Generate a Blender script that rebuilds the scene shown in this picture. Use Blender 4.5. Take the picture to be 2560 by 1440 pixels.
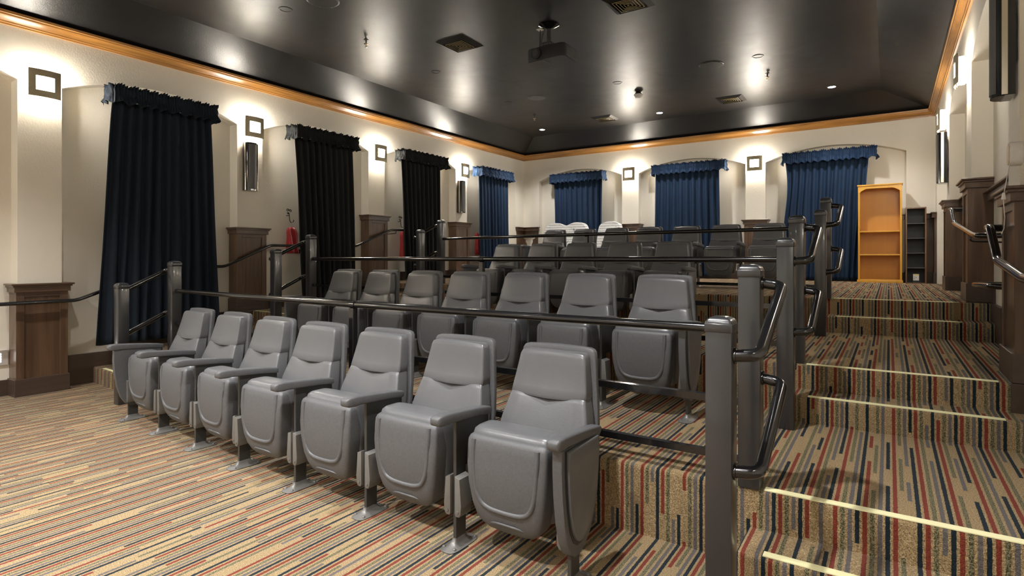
import bpy, bmesh, math, random
from mathutils import Vector, Matrix
PI = math.pi
random.seed(7)
for o in list(bpy.data.objects): bpy.data.objects.remove(o, do_unlink=True)
S = bpy.context.scene
C = S.collection

# ------------------------------------------------------------------ camera
FPX = 1430.0; TH = math.atan(943 / 1430.0)
cam_d = bpy.data.cameras.new('camera'); cam = bpy.data.objects.new('camera', cam_d); C.objects.link(cam)
cam.location = (0, 0, 1.35); cam.rotation_euler = (PI / 2, 0, TH)
cam_d.sensor_width = 36; cam_d.lens = 36 * FPX / 2560; cam_d.shift_y = -75 / 2560
cam_d.clip_start = 0.02
S.camera = cam
# ------------------------------------------------------------------ world, exposure
w = bpy.data.worlds.new('world'); S.world = w; w.use_nodes = True
w.node_tree.nodes['Background'].inputs[0].default_value = (1, 0.97, 0.92, 1)
w.node_tree.nodes['Background'].inputs[1].default_value = 0.3
S.view_settings.view_transform = 'Standard'; S.view_settings.look = 'None'
S.view_settings.gamma = 1; S.view_settings.exposure = 1.12; S.view_settings.use_curve_mapping = False
# ------------------------------------------------------------------ key numbers (metres)
XL, XLR = -7.08, -7.25          # left wall face / niche back
XR, XRR = 0.61, 0.76            # right wall
YB, YBR = 11.22, 11.37          # back wall
YF = -3.2                       # wall behind the camera
Z1, Z2, Z3 = 0.335, 0.65, 0.955 # seating tiers
ZC, ZK = 4.0, 3.59              # flat ceiling / bottom of crown
E1, E2, E3 = 2.68, 4.19, 6.40   # front edges of the tiers
SPRING, APEX = 3.09, 3.29
def bend(x): return 0.062 * max(0.0, -3.1 - x)

# ------------------------------------------------------------------ lights of the room
def spot(x, y, power, size=2.3, z=ZC - 0.03, r=0.06, blend=0.6, col=(1, 0.985, 0.965)):
    d = bpy.data.lights.new('downlight_lamp', 'SPOT'); d.energy = power; d.spot_size = size
    d.spot_blend = blend; d.shadow_soft_size = r; d.color = col
    o = bpy.data.objects.new('downlight_lamp', d); o.location = (x, y, z); C.objects.link(o); return o
for x, y, p, sz in ((-5.5, 1.7, 60, 1.5), (-3.5, 1.7, 60, 1.3), (-1.45, 1.7, 190, 1.8), (-5.5, -0.4, 190, 1.95), (-3.5, -0.4, 320, 1.85), (-1.45, -0.4, 190, 1.85),
                    (-5.5, -2.3, 60, 2.6), (-3.5, -2.3, 60, 2.6), (-1.45, -2.3, 60, 2.6)):
    spot(x, y, p, sz)
for x in (-5.98, -3.5, -0.74):
    spot(x, 10.15, 70, 2.1)

# ------------------------------------------------------------------ node helpers
def mat(name):
    m = bpy.data.materials.new(name); m.use_nodes = True
    return m, m.node_tree, m.node_tree.nodes['Principled BSDF']
def N(t, kind, **kw):
    n = t.nodes.new(kind)
    for k, v in kw.items(): setattr(n, k, v)
    return n
def L(t, a, b): t.links.new(a, b)
def M(t, op, a, b=None, c=None, clamp=False):
    n = N(t, 'ShaderNodeMath', operation=op); n.use_clamp = clamp
    for i, v in enumerate((a, b, c)):
        if v is None: continue
        if isinstance(v, (int, float)): n.inputs[i].default_value = v
        else: L(t, v, n.inputs[i])
    return n.outputs[0]
def mix(t, f, a, b):
    n = N(t, 'ShaderNodeMix', data_type='RGBA')
    for s, v in ((n.inputs[0], f), (n.inputs[6], a), (n.inputs[7], b)):
        if isinstance(v, (int, float)): s.default_value = v
        elif isinstance(v, tuple): s.default_value = v if len(v) == 4 else v + (1,)
        else: L(t, v, s)
    return n.outputs[2]
def noise(t, vec, scale, detail=3, rough=0.55, dist=0.0):
    n = N(t, 'ShaderNodeTexNoise'); n.inputs['Scale'].default_value = scale
    n.inputs['Detail'].default_value = detail; n.inputs['Roughness'].default_value = rough
    n.inputs['Distortion'].default_value = dist
    if vec is not None: L(t, vec, n.inputs['Vector'])
    return n
def bump(t, b, h, strength, dist=0.01):
    n = N(t, 'ShaderNodeBump'); n.inputs['Strength'].default_value = strength
    n.inputs['Distance'].default_value = dist; L(t, h, n.inputs['Height']); L(t, n.outputs[0], b.inputs['Normal'])
def simple(name, col, rough=0.5, metal=0.0, var=0.12, nscale=30, bs=0.0, bscale=200, spec=0.5, coat=0.0, sheen=0.0):
    m, t, b = mat(name)
    tc = N(t, 'ShaderNodeTexCoord'); nz = noise(t, tc.outputs['Object'], nscale)
    c0 = tuple(v * (1 - var) for v in col); c1 = tuple(min(1, v * (1 + var)) for v in col)
    L(t, mix(t, nz.outputs[0], c0, c1), b.inputs['Base Color'])
    b.inputs['Roughness'].default_value = rough; b.inputs['Metallic'].default_value = metal
    b.inputs['Specular IOR Level'].default_value = spec
    b.inputs['Coat Weight'].default_value = coat; b.inputs['Sheen Weight'].default_value = sheen
    if bs:
        n2 = noise(t, tc.outputs['Object'], bscale, 2); bump(t, b, n2.outputs[0], bs, 0.004)
    return m
def emit(name, col, s):
    m, t, b = mat(name); b.inputs['Base Color'].default_value = (0.9, 0.88, 0.82, 1)
    b.inputs['Emission Color'].default_value = col + (1,); b.inputs['Emission Strength'].default_value = s
    return m
def wood(name, c0, c1, axis='Z', rough=0.32, scale=1.0, coat=0.25):
    m, t, b = mat(name)
    g = N(t, 'ShaderNodeNewGeometry'); mp = N(t, 'ShaderNodeMapping')
    s = {'Z': (14, 14, 1.1), 'Y': (14, 1.1, 14), 'X': (1.1, 14, 14)}[axis]
    mp.inputs['Scale'].default_value = tuple(v * scale for v in s); L(t, g.outputs['Position'], mp.inputs[0])
    n1 = noise(t, mp.outputs[0], 1.0, 5, 0.6, 0.9); n2 = noise(t, mp.outputs[0], 6.0, 3)
    n3 = noise(t, g.outputs['Position'], 2.2, 2)
    r = N(t, 'ShaderNodeMapRange'); L(t, n1.outputs[0], r.inputs[0]); r.inputs[1].default_value = 0.3; r.inputs[2].default_value = 0.72
    f = M(t, 'ADD', M(t, 'MULTIPLY', r.outputs[0], 0.65), M(t, 'MULTIPLY', n2.outputs[0], 0.2))
    f = M(t, 'ADD', f, M(t, 'MULTIPLY', n3.outputs[0], 0.25), clamp=True)
    L(t, mix(t, f, c0, c1), b.inputs['Base Color'])
    b.inputs['Roughness'].default_value = rough; b.inputs['Coat Weight'].default_value = coat
    b.inputs['Coat Roughness'].default_value = 0.2
    bump(t, b, n2.outputs[0], 0.05, 0.003)
    return m
def carpet():
    m, t, b = mat('striped_carpet')
    g = N(t, 'ShaderNodeNewGeometry'); P = g.outputs['Position']
    nz = noise(t, P, 60, 2); wob = M(t, 'MULTIPLY', M(t, 'SUBTRACT', nz.outputs[0], 0.5), 0.006)
    sp = N(t, 'ShaderNodeSeparateXYZ'); L(t, P, sp.inputs[0])
    u = M(t, 'DIVIDE', M(t, 'ADD', M(t, 'ADD', sp.outputs[0], wob), 0.0175), 0.0257)
    idx = M(t, 'FLOOR', u); fr = M(t, 'FRACT', u)
    s = M(t, 'ADD', sp.outputs[1], sp.outputs[2])
    w1 = N(t, 'ShaderNodeTexWhiteNoise', noise_dimensions='1D'); L(t, idx, w1.inputs['W'])
    v = M(t, 'ADD', M(t, 'DIVIDE', s, 0.24), M(t, 'MULTIPLY', w1.outputs['Value'], 17.0))
    cell = M(t, 'FLOOR', v)
    cmb = N(t, 'ShaderNodeCombineXYZ'); L(t, idx, cmb.inputs[0]); L(t, cell, cmb.inputs[1])
    w2 = N(t, 'ShaderNodeTexWhiteNoise', noise_dimensions='3D'); L(t, cmb.outputs[0], w2.inputs['Vector'])
    pres = M(t, 'LESS_THAN', w2.outputs['Value'], 0.84)
    d = M(t, 'ABSOLUTE', M(t, 'SUBTRACT', fr, 0.5))
    rg = N(t, 'ShaderNodeMapRange', interpolation_type='SMOOTHSTEP'); L(t, d, rg.inputs[0])
    rg.inputs[1].default_value = 0.27; rg.inputs[2].default_value = 0.34; rg.inputs[3].default_value = 1; rg.inputs[4].default_value = 0
    mask = M(t, 'MULTIPLY', rg.outputs[0], pres)
    md = M(t, 'MODULO', M(t, 'ADD', idx, 4000), 4.0)
    is1 = M(t, 'GREATER_THAN', md, 0.5); is2 = M(t, 'GREATER_THAN', md, 1.5); is3 = M(t, 'GREATER_THAN', md, 2.5)
    fine = noise(t, P, 230, 2, 0.75); sp2 = M(t, 'GREATER_THAN', fine.outputs[0], 0.5)
    green = mix(t, sp2, (0.075, 0.072, 0.035), (0.30, 0.27, 0.16))
    c = mix(t, is1, (0.016, 0.027, 0.036), (0.25, 0.050, 0.030))
    c = mix(t, is2, c, green); c = mix(t, is3, c, (0.165, 0.148, 0.143))
    fr2 = N(t, 'ShaderNodeMapRange'); L(t, fine.outputs[0], fr2.inputs[0]); fr2.inputs[1].default_value = 0.32; fr2.inputs[2].default_value = 0.68
    base = mix(t, fr2.outputs[0], (0.20, 0.130, 0.055), (0.66, 0.49, 0.28))
    col = mix(t, mask, base, c)
    grain = noise(t, P, 170, 3, 0.7); gr = N(t, 'ShaderNodeMapRange'); L(t, grain.outputs[0], gr.inputs[0])
    gr.inputs[1].default_value = 0.3; gr.inputs[2].default_value = 0.7; gr.inputs[3].default_value = 0.62; gr.inputs[4].default_value = 1.3
    mul = N(t, 'ShaderNodeMix', data_type='RGBA', blend_type='MULTIPLY'); mul.inputs[0].default_value = 1
    L(t, col, mul.inputs[6]); L(t, gr.outputs[0], mul.inputs[7])
    L(t, mul.outputs[2], b.inputs['Base Color']); b.inputs['Roughness'].default_value = 0.95
    b.inputs['Specular IOR Level'].default_value = 0.1; b.inputs['Sheen Weight'].default_value = 0.05
    bump(t, b, fr2.outputs[0], 0.8, 0.005)
    return m
def plaster():
    m, t, b = mat('wall_plaster')
    g = N(t, 'ShaderNodeNewGeometry'); n1 = noise(t, g.outputs['Position'], 1.4, 3)
    L(t, mix(t, n1.outputs[0], (0.76, 0.71, 0.61), (0.82, 0.77, 0.67)), b.inputs['Base Color'])
    b.inputs['Roughness'].default_value = 0.75; n2 = noise(t, g.outputs['Position'], 70, 3, 0.5)
    bump(t, b, n2.outputs[0], 0.35, 0.006); return m
def ceiling_mat():
    m, t, b = mat('black_ceiling_paint')
    g = N(t, 'ShaderNodeNewGeometry'); n1 = noise(t, g.outputs['Position'], 3, 4, 0.6, 0.6)
    L(t, mix(t, n1.outputs[0], (0.006, 0.006, 0.0066), (0.011, 0.011, 0.0115)), b.inputs['Base Color'])
    r = M(t, 'ADD', 0.30, M(t, 'MULTIPLY', n1.outputs[0], 0.16)); L(t, r, b.inputs['Roughness'])
    b.inputs['Specular IOR Level'].default_value = 0.55; b.inputs['IOR'].default_value = 1.5
    n2 = noise(t, g.outputs['Position'], 90, 3, 0.5); bump(t, b, n2.outputs[0], 0.25, 0.004); return m
def velvet(name, c):
    m, t, b = mat(name); tc = N(t, 'ShaderNodeTexCoord'); n1 = noise(t, tc.outputs['Object'], 9, 4)
    L(t, mix(t, n1.outputs[0], tuple(v * 0.65 for v in c), tuple(v * 1.3 for v in c)), b.inputs['Base Color'])
    b.inputs['Roughness'].default_value = 0.8; b.inputs['Sheen Weight'].default_value = 0.22
    b.inputs['Sheen Roughness'].default_value = 0.22; b.inputs['Sheen Tint'].default_value = tuple(min(1, v * 7 + 0.012) for v in c) + (1,)
    n2 = noise(t, tc.outputs['Object'], 300, 2); bump(t, b, n2.outputs[0], 0.15, 0.003); return m
def script_fabric():
    m, t, b = mat('script_print_fabric'); tc = N(t, 'ShaderNodeTexCoord'); P = tc.outputs['Object']
    mp = N(t, 'ShaderNodeMapping'); mp.inputs['Scale'].default_value = (22, 22, 60); L(t, P, mp.inputs[0])
    nz = noise(t, mp.outputs[0], 1.6, 4, 0.7, 1.4)
    sp = N(t, 'ShaderNodeSeparateXYZ'); L(t, P, sp.inputs[0])
    line = M(t, 'LESS_THAN', M(t, 'ABSOLUTE', M(t, 'SUBTRACT', M(t, 'FRACT', M(t, 'MULTIPLY', M(t, 'ADD', sp.outputs[2], M(t, 'MULTIPLY', nz.outputs[0], 0.05)), 19.0)), 0.5)), 0.22)
    ink = M(t, 'MULTIPLY', line, M(t, 'LESS_THAN', M(t, 'ABSOLUTE', M(t, 'SUBTRACT', nz.outputs[0], 0.5)), 0.035))
    big = noise(t, P, 7.0, 3, 0.6, 1.0); ink = M(t, 'MAXIMUM', ink, M(t, 'GREATER_THAN', big.outputs[0], 0.66))
    L(t, mix(t, ink, (0.72, 0.71, 0.68), (0.08, 0.08, 0.09)), b.inputs['Base Color']); b.inputs['Roughness'].default_value = 0.85
    return m
MT = dict(
    carpet=carpet(), plaster=plaster(), ceil=ceiling_mat(),
    walnut=wood('dark_walnut', (0.040, 0.022, 0.013), (0.165, 0.092, 0.052)),
    walnut_h=wood('dark_walnut_rail', (0.036, 0.021, 0.013), (0.14, 0.08, 0.046), 'Y'),
    plinth=wood('dark_plinth_wood', (0.040, 0.026, 0.019), (0.085, 0.056, 0.041), 'Y', 0.38),
    crown_y=wood('oak_crown', (0.15, 0.062, 0.014), (0.62, 0.30, 0.075), 'Y', 0.3),
    crown_x=wood('oak_crown_cross', (0.15, 0.062, 0.014), (0.62, 0.30, 0.075), 'X', 0.3),
    black=simple('black_enamel', (0.010, 0.010, 0.011), 0.16, 0.0, 0.15, spec=0.7, coat=0.3),
    post=simple('charcoal_post_paint', (0.030, 0.031, 0.035), 0.28, 0.0, 0.2, 5, 0.05, 150, spec=0.8, coat=0.2),
    vinyl=simple('grey_vinyl', (0.120, 0.122, 0.129), 0.30, 0, 0.06, 12, 0.10, 260, spec=0.55),
    pan=simple('grey_moulded_plastic', (0.100, 0.102, 0.108), 0.40, 0, 0.22, 90, 0.25, 420, spec=0.5),
    metal=simple('grey_painted_steel', (0.17, 0.165, 0.155), 0.38, 0.25, 0.1),
    dstd=simple('standard_steel', (0.06, 0.06, 0.058), 0.36, 0.3, 0.1),
    dmetal=simple('dark_steel', (0.030, 0.030, 0.032), 0.4, 0.1, 0.15),
    iron=simple('wrought_iron', (0.02, 0.018, 0.017), 0.5, 0.4),
    chrome=simple('chrome_strip', (0.6, 0.56, 0.48), 0.15, 1.0, 0.05),
    bronze=simple('brushed_nickel_plate', (0.38, 0.33, 0.22), 0.4, 0.7, 0.08),
    navy=velvet('navy_velvet', (0.0015, 0.0085, 0.021)),
    navy_lit=velvet('lit_navy_velvet', (0.003, 0.022, 0.062)),  # same navy velvet, light on it painted in as a brighter blue
    dark=velvet('shaded_navy_velvet', (0.003, 0.005, 0.005)),  # same navy velvet, shade painted in as a near-black colour
    red=simple('red_satin', (0.52, 0.020, 0.030), 0.38, 0, 0.2, 20, sheen=0.4),
    honey=wood('honey_pine', (0.66, 0.32, 0.035), (0.86, 0.46, 0.065), 'Z', 0.4, 0.6),
    honey_b=wood('honey_backing', (0.52, 0.23, 0.035), (0.62, 0.30, 0.05), 'Z', 0.45, 0.4),
    darkshelf=simple('black_shelf_board', (0.028, 0.034, 0.036), 0.5),
    brownedge=wood('brown_shelf_edge', (0.10, 0.045, 0.02), (0.26, 0.13, 0.06)),
    white=simple('white_plastic', (0.75, 0.73, 0.70), 0.4), tan=simple('tan_plate', (0.55, 0.42, 0.26), 0.5),
    offwhite=simple('painted_white_wood', (0.70, 0.68, 0.63), 0.4),
    tape=simple('glow_tape', (0.92, 0.88, 0.52), 0.5, 0, 0.04),
    fabric=script_fabric(), gloss=simple('gloss_black', (0.006, 0.006, 0.007), 0.08, 0, 0.1, coat=0.5),
    vent=simple('black_vent_metal', (0.012, 0.012, 0.012), 0.4), slat=simple('tan_vent_slat', (0.42, 0.34, 0.16), 0.35, 0.3),
    grey=simple('grey_grille', (0.11, 0.11, 0.11), 0.6), brass=simple('brass', (0.5, 0.38, 0.18), 0.3, 0.9),
    glass=simple('projector_lens_glass', (0.02, 0.02, 0.03), 0.05, 0, 0.1, coat=1.0),
    yellow=simple('yellow_label_ink', (0.85, 0.7, 0.03), 0.5), ink=simple('black_label_ink', (0.03, 0.03, 0.03), 0.5),
    sconce=emit('sconce_diffuser', (1.0, 0.94, 0.85), 95.0), lamp=emit('downlight_lens', (1.0, 0.95, 0.88), 30.0),
    bulb=emit('sconce_bulb_glow', (1.0, 0.93, 0.82), 42.0),
    nightlight=emit('step_light_lens', (0.95, 0.97, 1.0), 3.0),
)

# ------------------------------------------------------------------ mesh helpers
def newbm(): return bmesh.new()
def box(bm, x0, x1, y0, y1, z0, z1, bev=0.0, seg=2):
    r = bmesh.ops.create_cube(bm, size=1.0)
    vs = r['verts']
    for v in vs:
        v.co = Vector((x0 + (v.co.x + .5) * (x1 - x0), y0 + (v.co.y + .5) * (y1 - y0), z0 + (v.co.z + .5) * (z1 - z0)))
    if bev > 0:
        es = list({e for v in vs for e in v.link_edges})
        bmesh.ops.bevel(bm, geom=es, offset=bev, segments=seg, affect='EDGES', profile=0.5)
    return vs
def prism(bm, pts, z0, z1, bev=0.0, seg=2):
    """vertical prism over plan polygon"""
    a = [bm.verts.new((x, y, z0)) for x, y in pts]; b = [bm.verts.new((x, y, z1)) for x, y in pts]
    n = len(pts); fs = [bm.faces.new(a[::-1]), bm.faces.new(b)]
    for i in range(n): fs.append(bm.faces.new((a[i], a[(i + 1) % n], b[(i + 1) % n], b[i])))
    if bev:
        es = [e for e in fs[1].edges]; bmesh.ops.bevel(bm, geom=es, offset=bev, segments=seg, affect='EDGES', profile=0.5)
def polyprism(bm, pts, fn, d0, d1, bev=0.0):
    """prism of a 2D outline; fn(u, v, d) -> xyz"""
    a = [bm.verts.new(fn(u, v, d0)) for u, v in pts]; b = [bm.verts.new(fn(u, v, d1)) for u, v in pts]
    n = len(pts); f0 = bm.faces.new(a[::-1]); f1 = bm.faces.new(b)
    for i in range(n): bm.faces.new((a[i], a[(i + 1) % n], b[(i + 1) % n], b[i]))
    if bev: bmesh.ops.bevel(bm, geom=list(f1.edges), offset=bev, segments=2, affect='EDGES', profile=0.5)
def rings(bm, rs, cap=True, closed=False):
    vv = [[bm.verts.new(p) for p in r] for r in rs]; n = len(rs[0])
    rng = range(len(rs)) if closed else range(len(rs) - 1)
    for i in rng:
        a, b = vv[i], vv[(i + 1) % len(rs)]
        for j in range(n): bm.faces.new((a[j], a[(j + 1) % n], b[(j + 1) % n], b[j]))
    if cap and not closed: bm.faces.new(vv[0][::-1]); bm.faces.new(vv[-1])
def fillet(pts, r, n=6):
    P = [Vector(p) for p in pts]; out = [P[0]]
    for i in range(1, len(P) - 1):
        a, b, c = P[i - 1], P[i], P[i + 1]; d1 = (a - b); d2 = (c - b)
        rr = min(r, d1.length * 0.45, d2.length * 0.45); p0 = b + d1.normalized() * rr; p1 = b + d2.normalized() * rr
        for k in range(n + 1):
            t = k / n; out.append((1 - t) ** 2 * p0 + 2 * t * (1 - t) * b + t * t * p1)
    out.append(P[-1]); return out
def tube(bm, pts, r, seg=14, rf=0.0, cap=True, radii=None):
    P = fillet(pts, rf) if rf else [Vector(p) for p in pts]
    rs = []; up = None
    for i, p in enumerate(P):
        t = (P[min(i + 1, len(P) - 1)] - P[max(i - 1, 0)]).normalized()
        if up is None: up = t.orthogonal().normalized()
        up = (up - t * up.dot(t)).normalized(); s = t.cross(up)
        q = radii[i] if radii else r
        rs.append([tuple(p + (up * math.cos(2 * PI * k / seg) + s * math.sin(2 * PI * k / seg)) * q) for k in range(seg)])
    rings(bm, rs, cap)
def lathe(bm, prof, cx, cy, seg=32, sx=1.0, sy=1.0):
    rings(bm, [[(cx + r * sx * math.cos(2 * PI * k / seg), cy + r * sy * math.sin(2 * PI * k / seg), z) for k in range(seg)] for r, z in prof])
def sring(hw, y0, y1, z, e=5.0, n=44, bulge=0.0, dz=0.0, pinch=0.0):
    """superellipse ring in the xy plane, front (y0) bulged"""
    out = []; ym = (y0 + y1) / 2; ht = (y1 - y0) / 2
    for k in range(n):
        a = 2 * PI * k / n; c, s = math.cos(a), math.sin(a)
        x = hw * math.copysign(abs(c) ** (2 / e), c); y = ht * math.copysign(abs(s) ** (2 / e), s)
        f = max(0, 1 - (x / max(hw, 1e-6)) ** 2)
        if y < 0: y -= (bulge * f + pinch * math.exp(-(x / (hw * .42)) ** 2)) * min(1, -y / ht)
        out.append((x, ym + y, z + dz * f))
    return out
def obj(name, bm, m, parent=None, smooth=True, angle=35):
    bmesh.ops.recalc_face_normals(bm, faces=bm.faces[:])
    me = bpy.data.meshes.new(name); bm.to_mesh(me); bm.free()
    ms = m if isinstance(m, (list, tuple)) else [m]
    for q in ms: me.materials.append(MT[q])
    if smooth:
        me.polygons.foreach_set('use_smooth', [True] * len(me.polygons)); me.set_sharp_from_angle(angle=math.radians(angle))
    o = bpy.data.objects.new(name, me); C.objects.link(o)
    if parent is not None: o.parent = parent
    return o
def thing(name, label, cat, loc=(0, 0, 0), rz=0.0, group=None):
    o = bpy.data.objects.new(name, None); C.objects.link(o); o.location = loc; o.rotation_euler = (0, 0, rz)
    o.empty_display_size = 0.1; o['label'] = label; o['category'] = cat
    if group: o['group'] = group
    return o
def tag(o, label, cat, group=None):
    o['label'] = label; o['category'] = cat
    if group: o['group'] = group
    return o
def struct(name, bm, m, **kw):
    o = obj(name, bm, m, **kw); o['kind'] = 'structure'; return o
def dup(root, loc=None, rz=None, label=None, group=None, scale=None, skip=()):
    r = root.copy(); C.objects.link(r)
    if loc is not None: r.location = loc
    if rz is not None: r.rotation_euler = (0, 0, rz)
    if scale: r.scale = scale
    if label: r['label'] = label
    if group: r['group'] = group
    for ch in list(root.children):
        c = ch.copy(); C.objects.link(c); c.parent = r
        for g in list(ch.children):
            d = g.copy(); C.objects.link(d); d.parent = c
    return r

# ================================================================== FLOOR AND TIERS
XE = -0.40; XWL = -5.98     # inner edges of the stair aisles
bm = newbm(); box(bm, XLR - .02, XRR + .02, YF, YBR + .02, -0.1, 0.0); struct('floor', bm, 'carpet', smooth=False)
def tier(edge, z, zb):
    xs = [XLR - .02, -6.2, -5.2, -4.2, -3.1, XRR + .02]
    pts = [(x, edge + bend(x)) for x in xs] + [(XRR + .02, YBR + .02), (XLR - .02, YBR + .02)]
    bm = newbm(); prism(bm, pts, zb, z, 0.022, 4); struct('floor', bm, 'carpet', angle=60)
tier(E1, Z1, 0.0); tier(E2, Z2, Z1 - .05); tier(E3, Z3, Z2 - .05)
HALF = []
for (e, zl, zt) in ((E1, 0.0, Z1), (E2, Z1, Z2), (E3, Z2, Z3)):
    tr = 0.25; zm = (zl + zt) / 2
    bm = newbm(); prism(bm, [(XE - 0.12, e - tr), (XRR + .02, e - tr), (XRR + .02, e + .1), (XE - 0.12, e + .1)], zl, zm, 0.02, 4)
    struct('floor', bm, 'carpet', angle=60)
    bm = newbm()
    prism(bm, [(XLR - .02, e - tr + bend(XLR)), (XWL + .12, e - tr + bend(XWL)), (XWL + .12, e + .1 + bend(XWL)), (XLR - .02, e + .1 + bend(XLR))], zl, zm, 0.02, 4)
    struct('floor', bm, 'carpet', angle=60)
    HALF.append((e, zl, zm, zt, tr))
# glow tape on the nosings
names = ['lowest', 'second', 'third']
for k, (e, zl, zm, zt, tr) in enumerate(HALF):
    for half in (True, False):
        y = e - tr if half else e; z = zm if half else zt
        lv = ['first', 'second', 'third', 'fourth', 'fifth', 'sixth'][k * 2 + (0 if half else 1)]
        bm = newbm(); box(bm, -0.455 if not half else -0.42, 0.515, y + .010, y + .052, z - .001, z + .003)
        tag(obj('tread_tape', bm, 'tape', smooth=False), 'pale yellow tape strip on the %s step up of the right-hand stairs' % lv, 'tape', 'tape strips on the stair edges')
        if k == 0 or (k == 1 and not half):
            bm = newbm(); ys = y
            polyprism(bm, [(-7.02, ys + bend(-7.02) + .02), (-6.05, ys + bend(-6.05) + .02), (-6.05, ys + bend(-6.05) + .055), (-7.02, ys + bend(-7.02) + .055)], lambda u, v, d: (u, v, d), z - .001, z + .003)
            tag(obj('tread_tape', bm, 'tape', smooth=False), 'pale yellow tape strip on the %s step up of the left-hand stairs' % lv, 'tape', 'tape strips on the stair edges')

# ================================================================== WALLS WITH ARCHED NICHES
LN = [(-2.14 + 2.247 * i, -2.14 + 2.247 * i + 1.89) for i in range(0, 6)]   # niches along the side walls
LN = [(a, b) for a, b in LN if b < 11.1]
LN[-1] = (LN[-1][0], 10.88)
def arch_wall(name, niches, u0, u1, fn, dn, z0=-0.05, zt=3.75):
    """fn(u, z, d) maps wall coordinates; d=0 face, d=dn niche back"""
    bm = newbm(); V = lambda u, z, d: bm.verts.new(fn(u, z, d))
    def quad(a, b, c, d): bm.faces.new((V(*a), V(*b), V(*c), V(*d)))
    cur = u0
    for a, b in niches:
        if a > cur: quad((cur, z0, 0), (a, z0, 0), (a, zt, 0), (cur, zt, 0))
        n = 28; hw = (b - a) / 2; mid = (a + b) / 2; R = (hw * hw + (APEX - SPRING) ** 2) / (2 * (APEX - SPRING)); cz = APEX - R
        arc = [(a + (b - a) * i / n, cz + math.sqrt(R * R - (a + (b - a) * i / n - mid) ** 2)) for i in range(n + 1)]
        for i in range(n):
            p, q = arc[i], arc[i + 1]
            quad((p[0], p[1], 0), (q[0], q[1], 0), (q[0], zt, 0), (p[0], zt, 0))
            quad((p[0], p[1], 0), (p[0], p[1], dn), (q[0], q[1], dn), (q[0], q[1], 0))
        for uu in (a, b): quad((uu, z0, 0), (uu, z0, dn), (uu, SPRING, dn), (uu, SPRING, 0))
        quad((a, z0, dn), (b, z0, dn), (b, APEX + .05, dn), (a, APEX + .05, dn)); cur = b
    quad((cur, z0, 0), (u1, z0, 0), (u1, zt, 0), (cur, zt, 0))
    # outer skin so the wall is solid from behind
    quad((u0, z0, dn * 1.6), (u1, z0, dn * 1.6), (u1, zt, dn * 1.6), (u0, zt, dn * 1.6))
    bmesh.ops.remove_doubles(bm, verts=bm.verts[:], dist=1e-5)
    return struct(name, bm, 'plaster', smooth=False)
arch_wall('wall_left', LN, YF, YB + .1, lambda u, z, d: (XL + d, u, z), XLR - XL)
arch_wall('wall_right', LN, YF, YB + .1, lambda u, z, d: (XR + d, u, z), XRR - XR)
BN = [(-6.66, -4.65), (-4.29, -2.22), (-1.88, 0.23)]
arch_wall('wall_back', BN, XL - .1, XR + .1, lambda u, z, d: (u, YB + d, z), YBR - YB)
bm = newbm(); box(bm, XLR, XRR, YF - .1, YF, -.05, 4.1); struct('wall_front', bm, 'plaster', smooth=False)
# tray ceiling
bm = newbm()
XT0, XT1, YT1, YT0 = -6.50, -0.11, 10.72, YF
zt = 3.70
o_ = [(XL - .1, YT0, zt - .02), (XL - .1, YB + .1, zt - .02), (XR + .1, YB + .1, zt - .02), (XR + .1, YT0, zt - .02)]
c_ = [(XL + .02, YT0, zt), (XL + .02, YB - .02, zt), (XR - .02, YB - .02, zt), (XR - .02, YT0, zt)]
i_ = [(XT0, YT0, ZC), (XT0, YT1, ZC), (XT1, YT1, ZC), (XT1, YT0, ZC)]
ov = [bm.verts.new(p) for p in c_]; iv = [bm.verts.new(p) for p in i_]
bm.faces.new(iv)
for a, b in ((0, 1), (1, 2), (2, 3)): bm.faces.new((ov[a], ov[b], iv[b], iv[a]))
st = bmesh.ops.extrude_face_region(bm, geom=bm.faces[:])
for v in st['geom']:
    if isinstance(v, bmesh.types.BMVert): v.co.z += 0.12
struct('ceiling', bm, 'ceil', smooth=False)
# crown moulding
CP = [(0, 0), (0.018, 0), (0.022, 0.014), (0.030, 0.018), (0.034, 0.030), (0.052, 0.048), (0.074, 0.062), (0.084, 0.072), (0.088, 0.084), (0.098, 0.088), (0.100, 0.112), (0, 0.112)]
def crown(fn, a0, a1, m):
    bm = newbm(); n = len(CP)
    r0 = [bm.verts.new(fn(d, a0(d), ZK + h)) for d, h in CP]; r1 = [bm.verts.new(fn(d, a1(d), ZK + h)) for d, h in CP]
    for i in range(n): bm.faces.new((r0[i], r0[(i + 1) % n], r1[(i + 1) % n], r1[i]))
    bm.faces.new(r0); bm.faces.new(r1[::-1]); return bm
struct('trim_1', crown(lambda d, u, z: (XL + d, u, z), lambda d: YF, lambda d: YB - d, 'y'), 'crown_y', angle=20)
struct('trim_2', crown(lambda d, u, z: (u, YB - d, z), lambda d: XL + d, lambda d: XR - d, 'x'), 'crown_x', angle=20)
struct('trim_3', crown(lambda d, u, z: (XR - d, u, z), lambda d: YF, lambda d: YB - d, 'y'), 'crown_y', angle=20)

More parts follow.
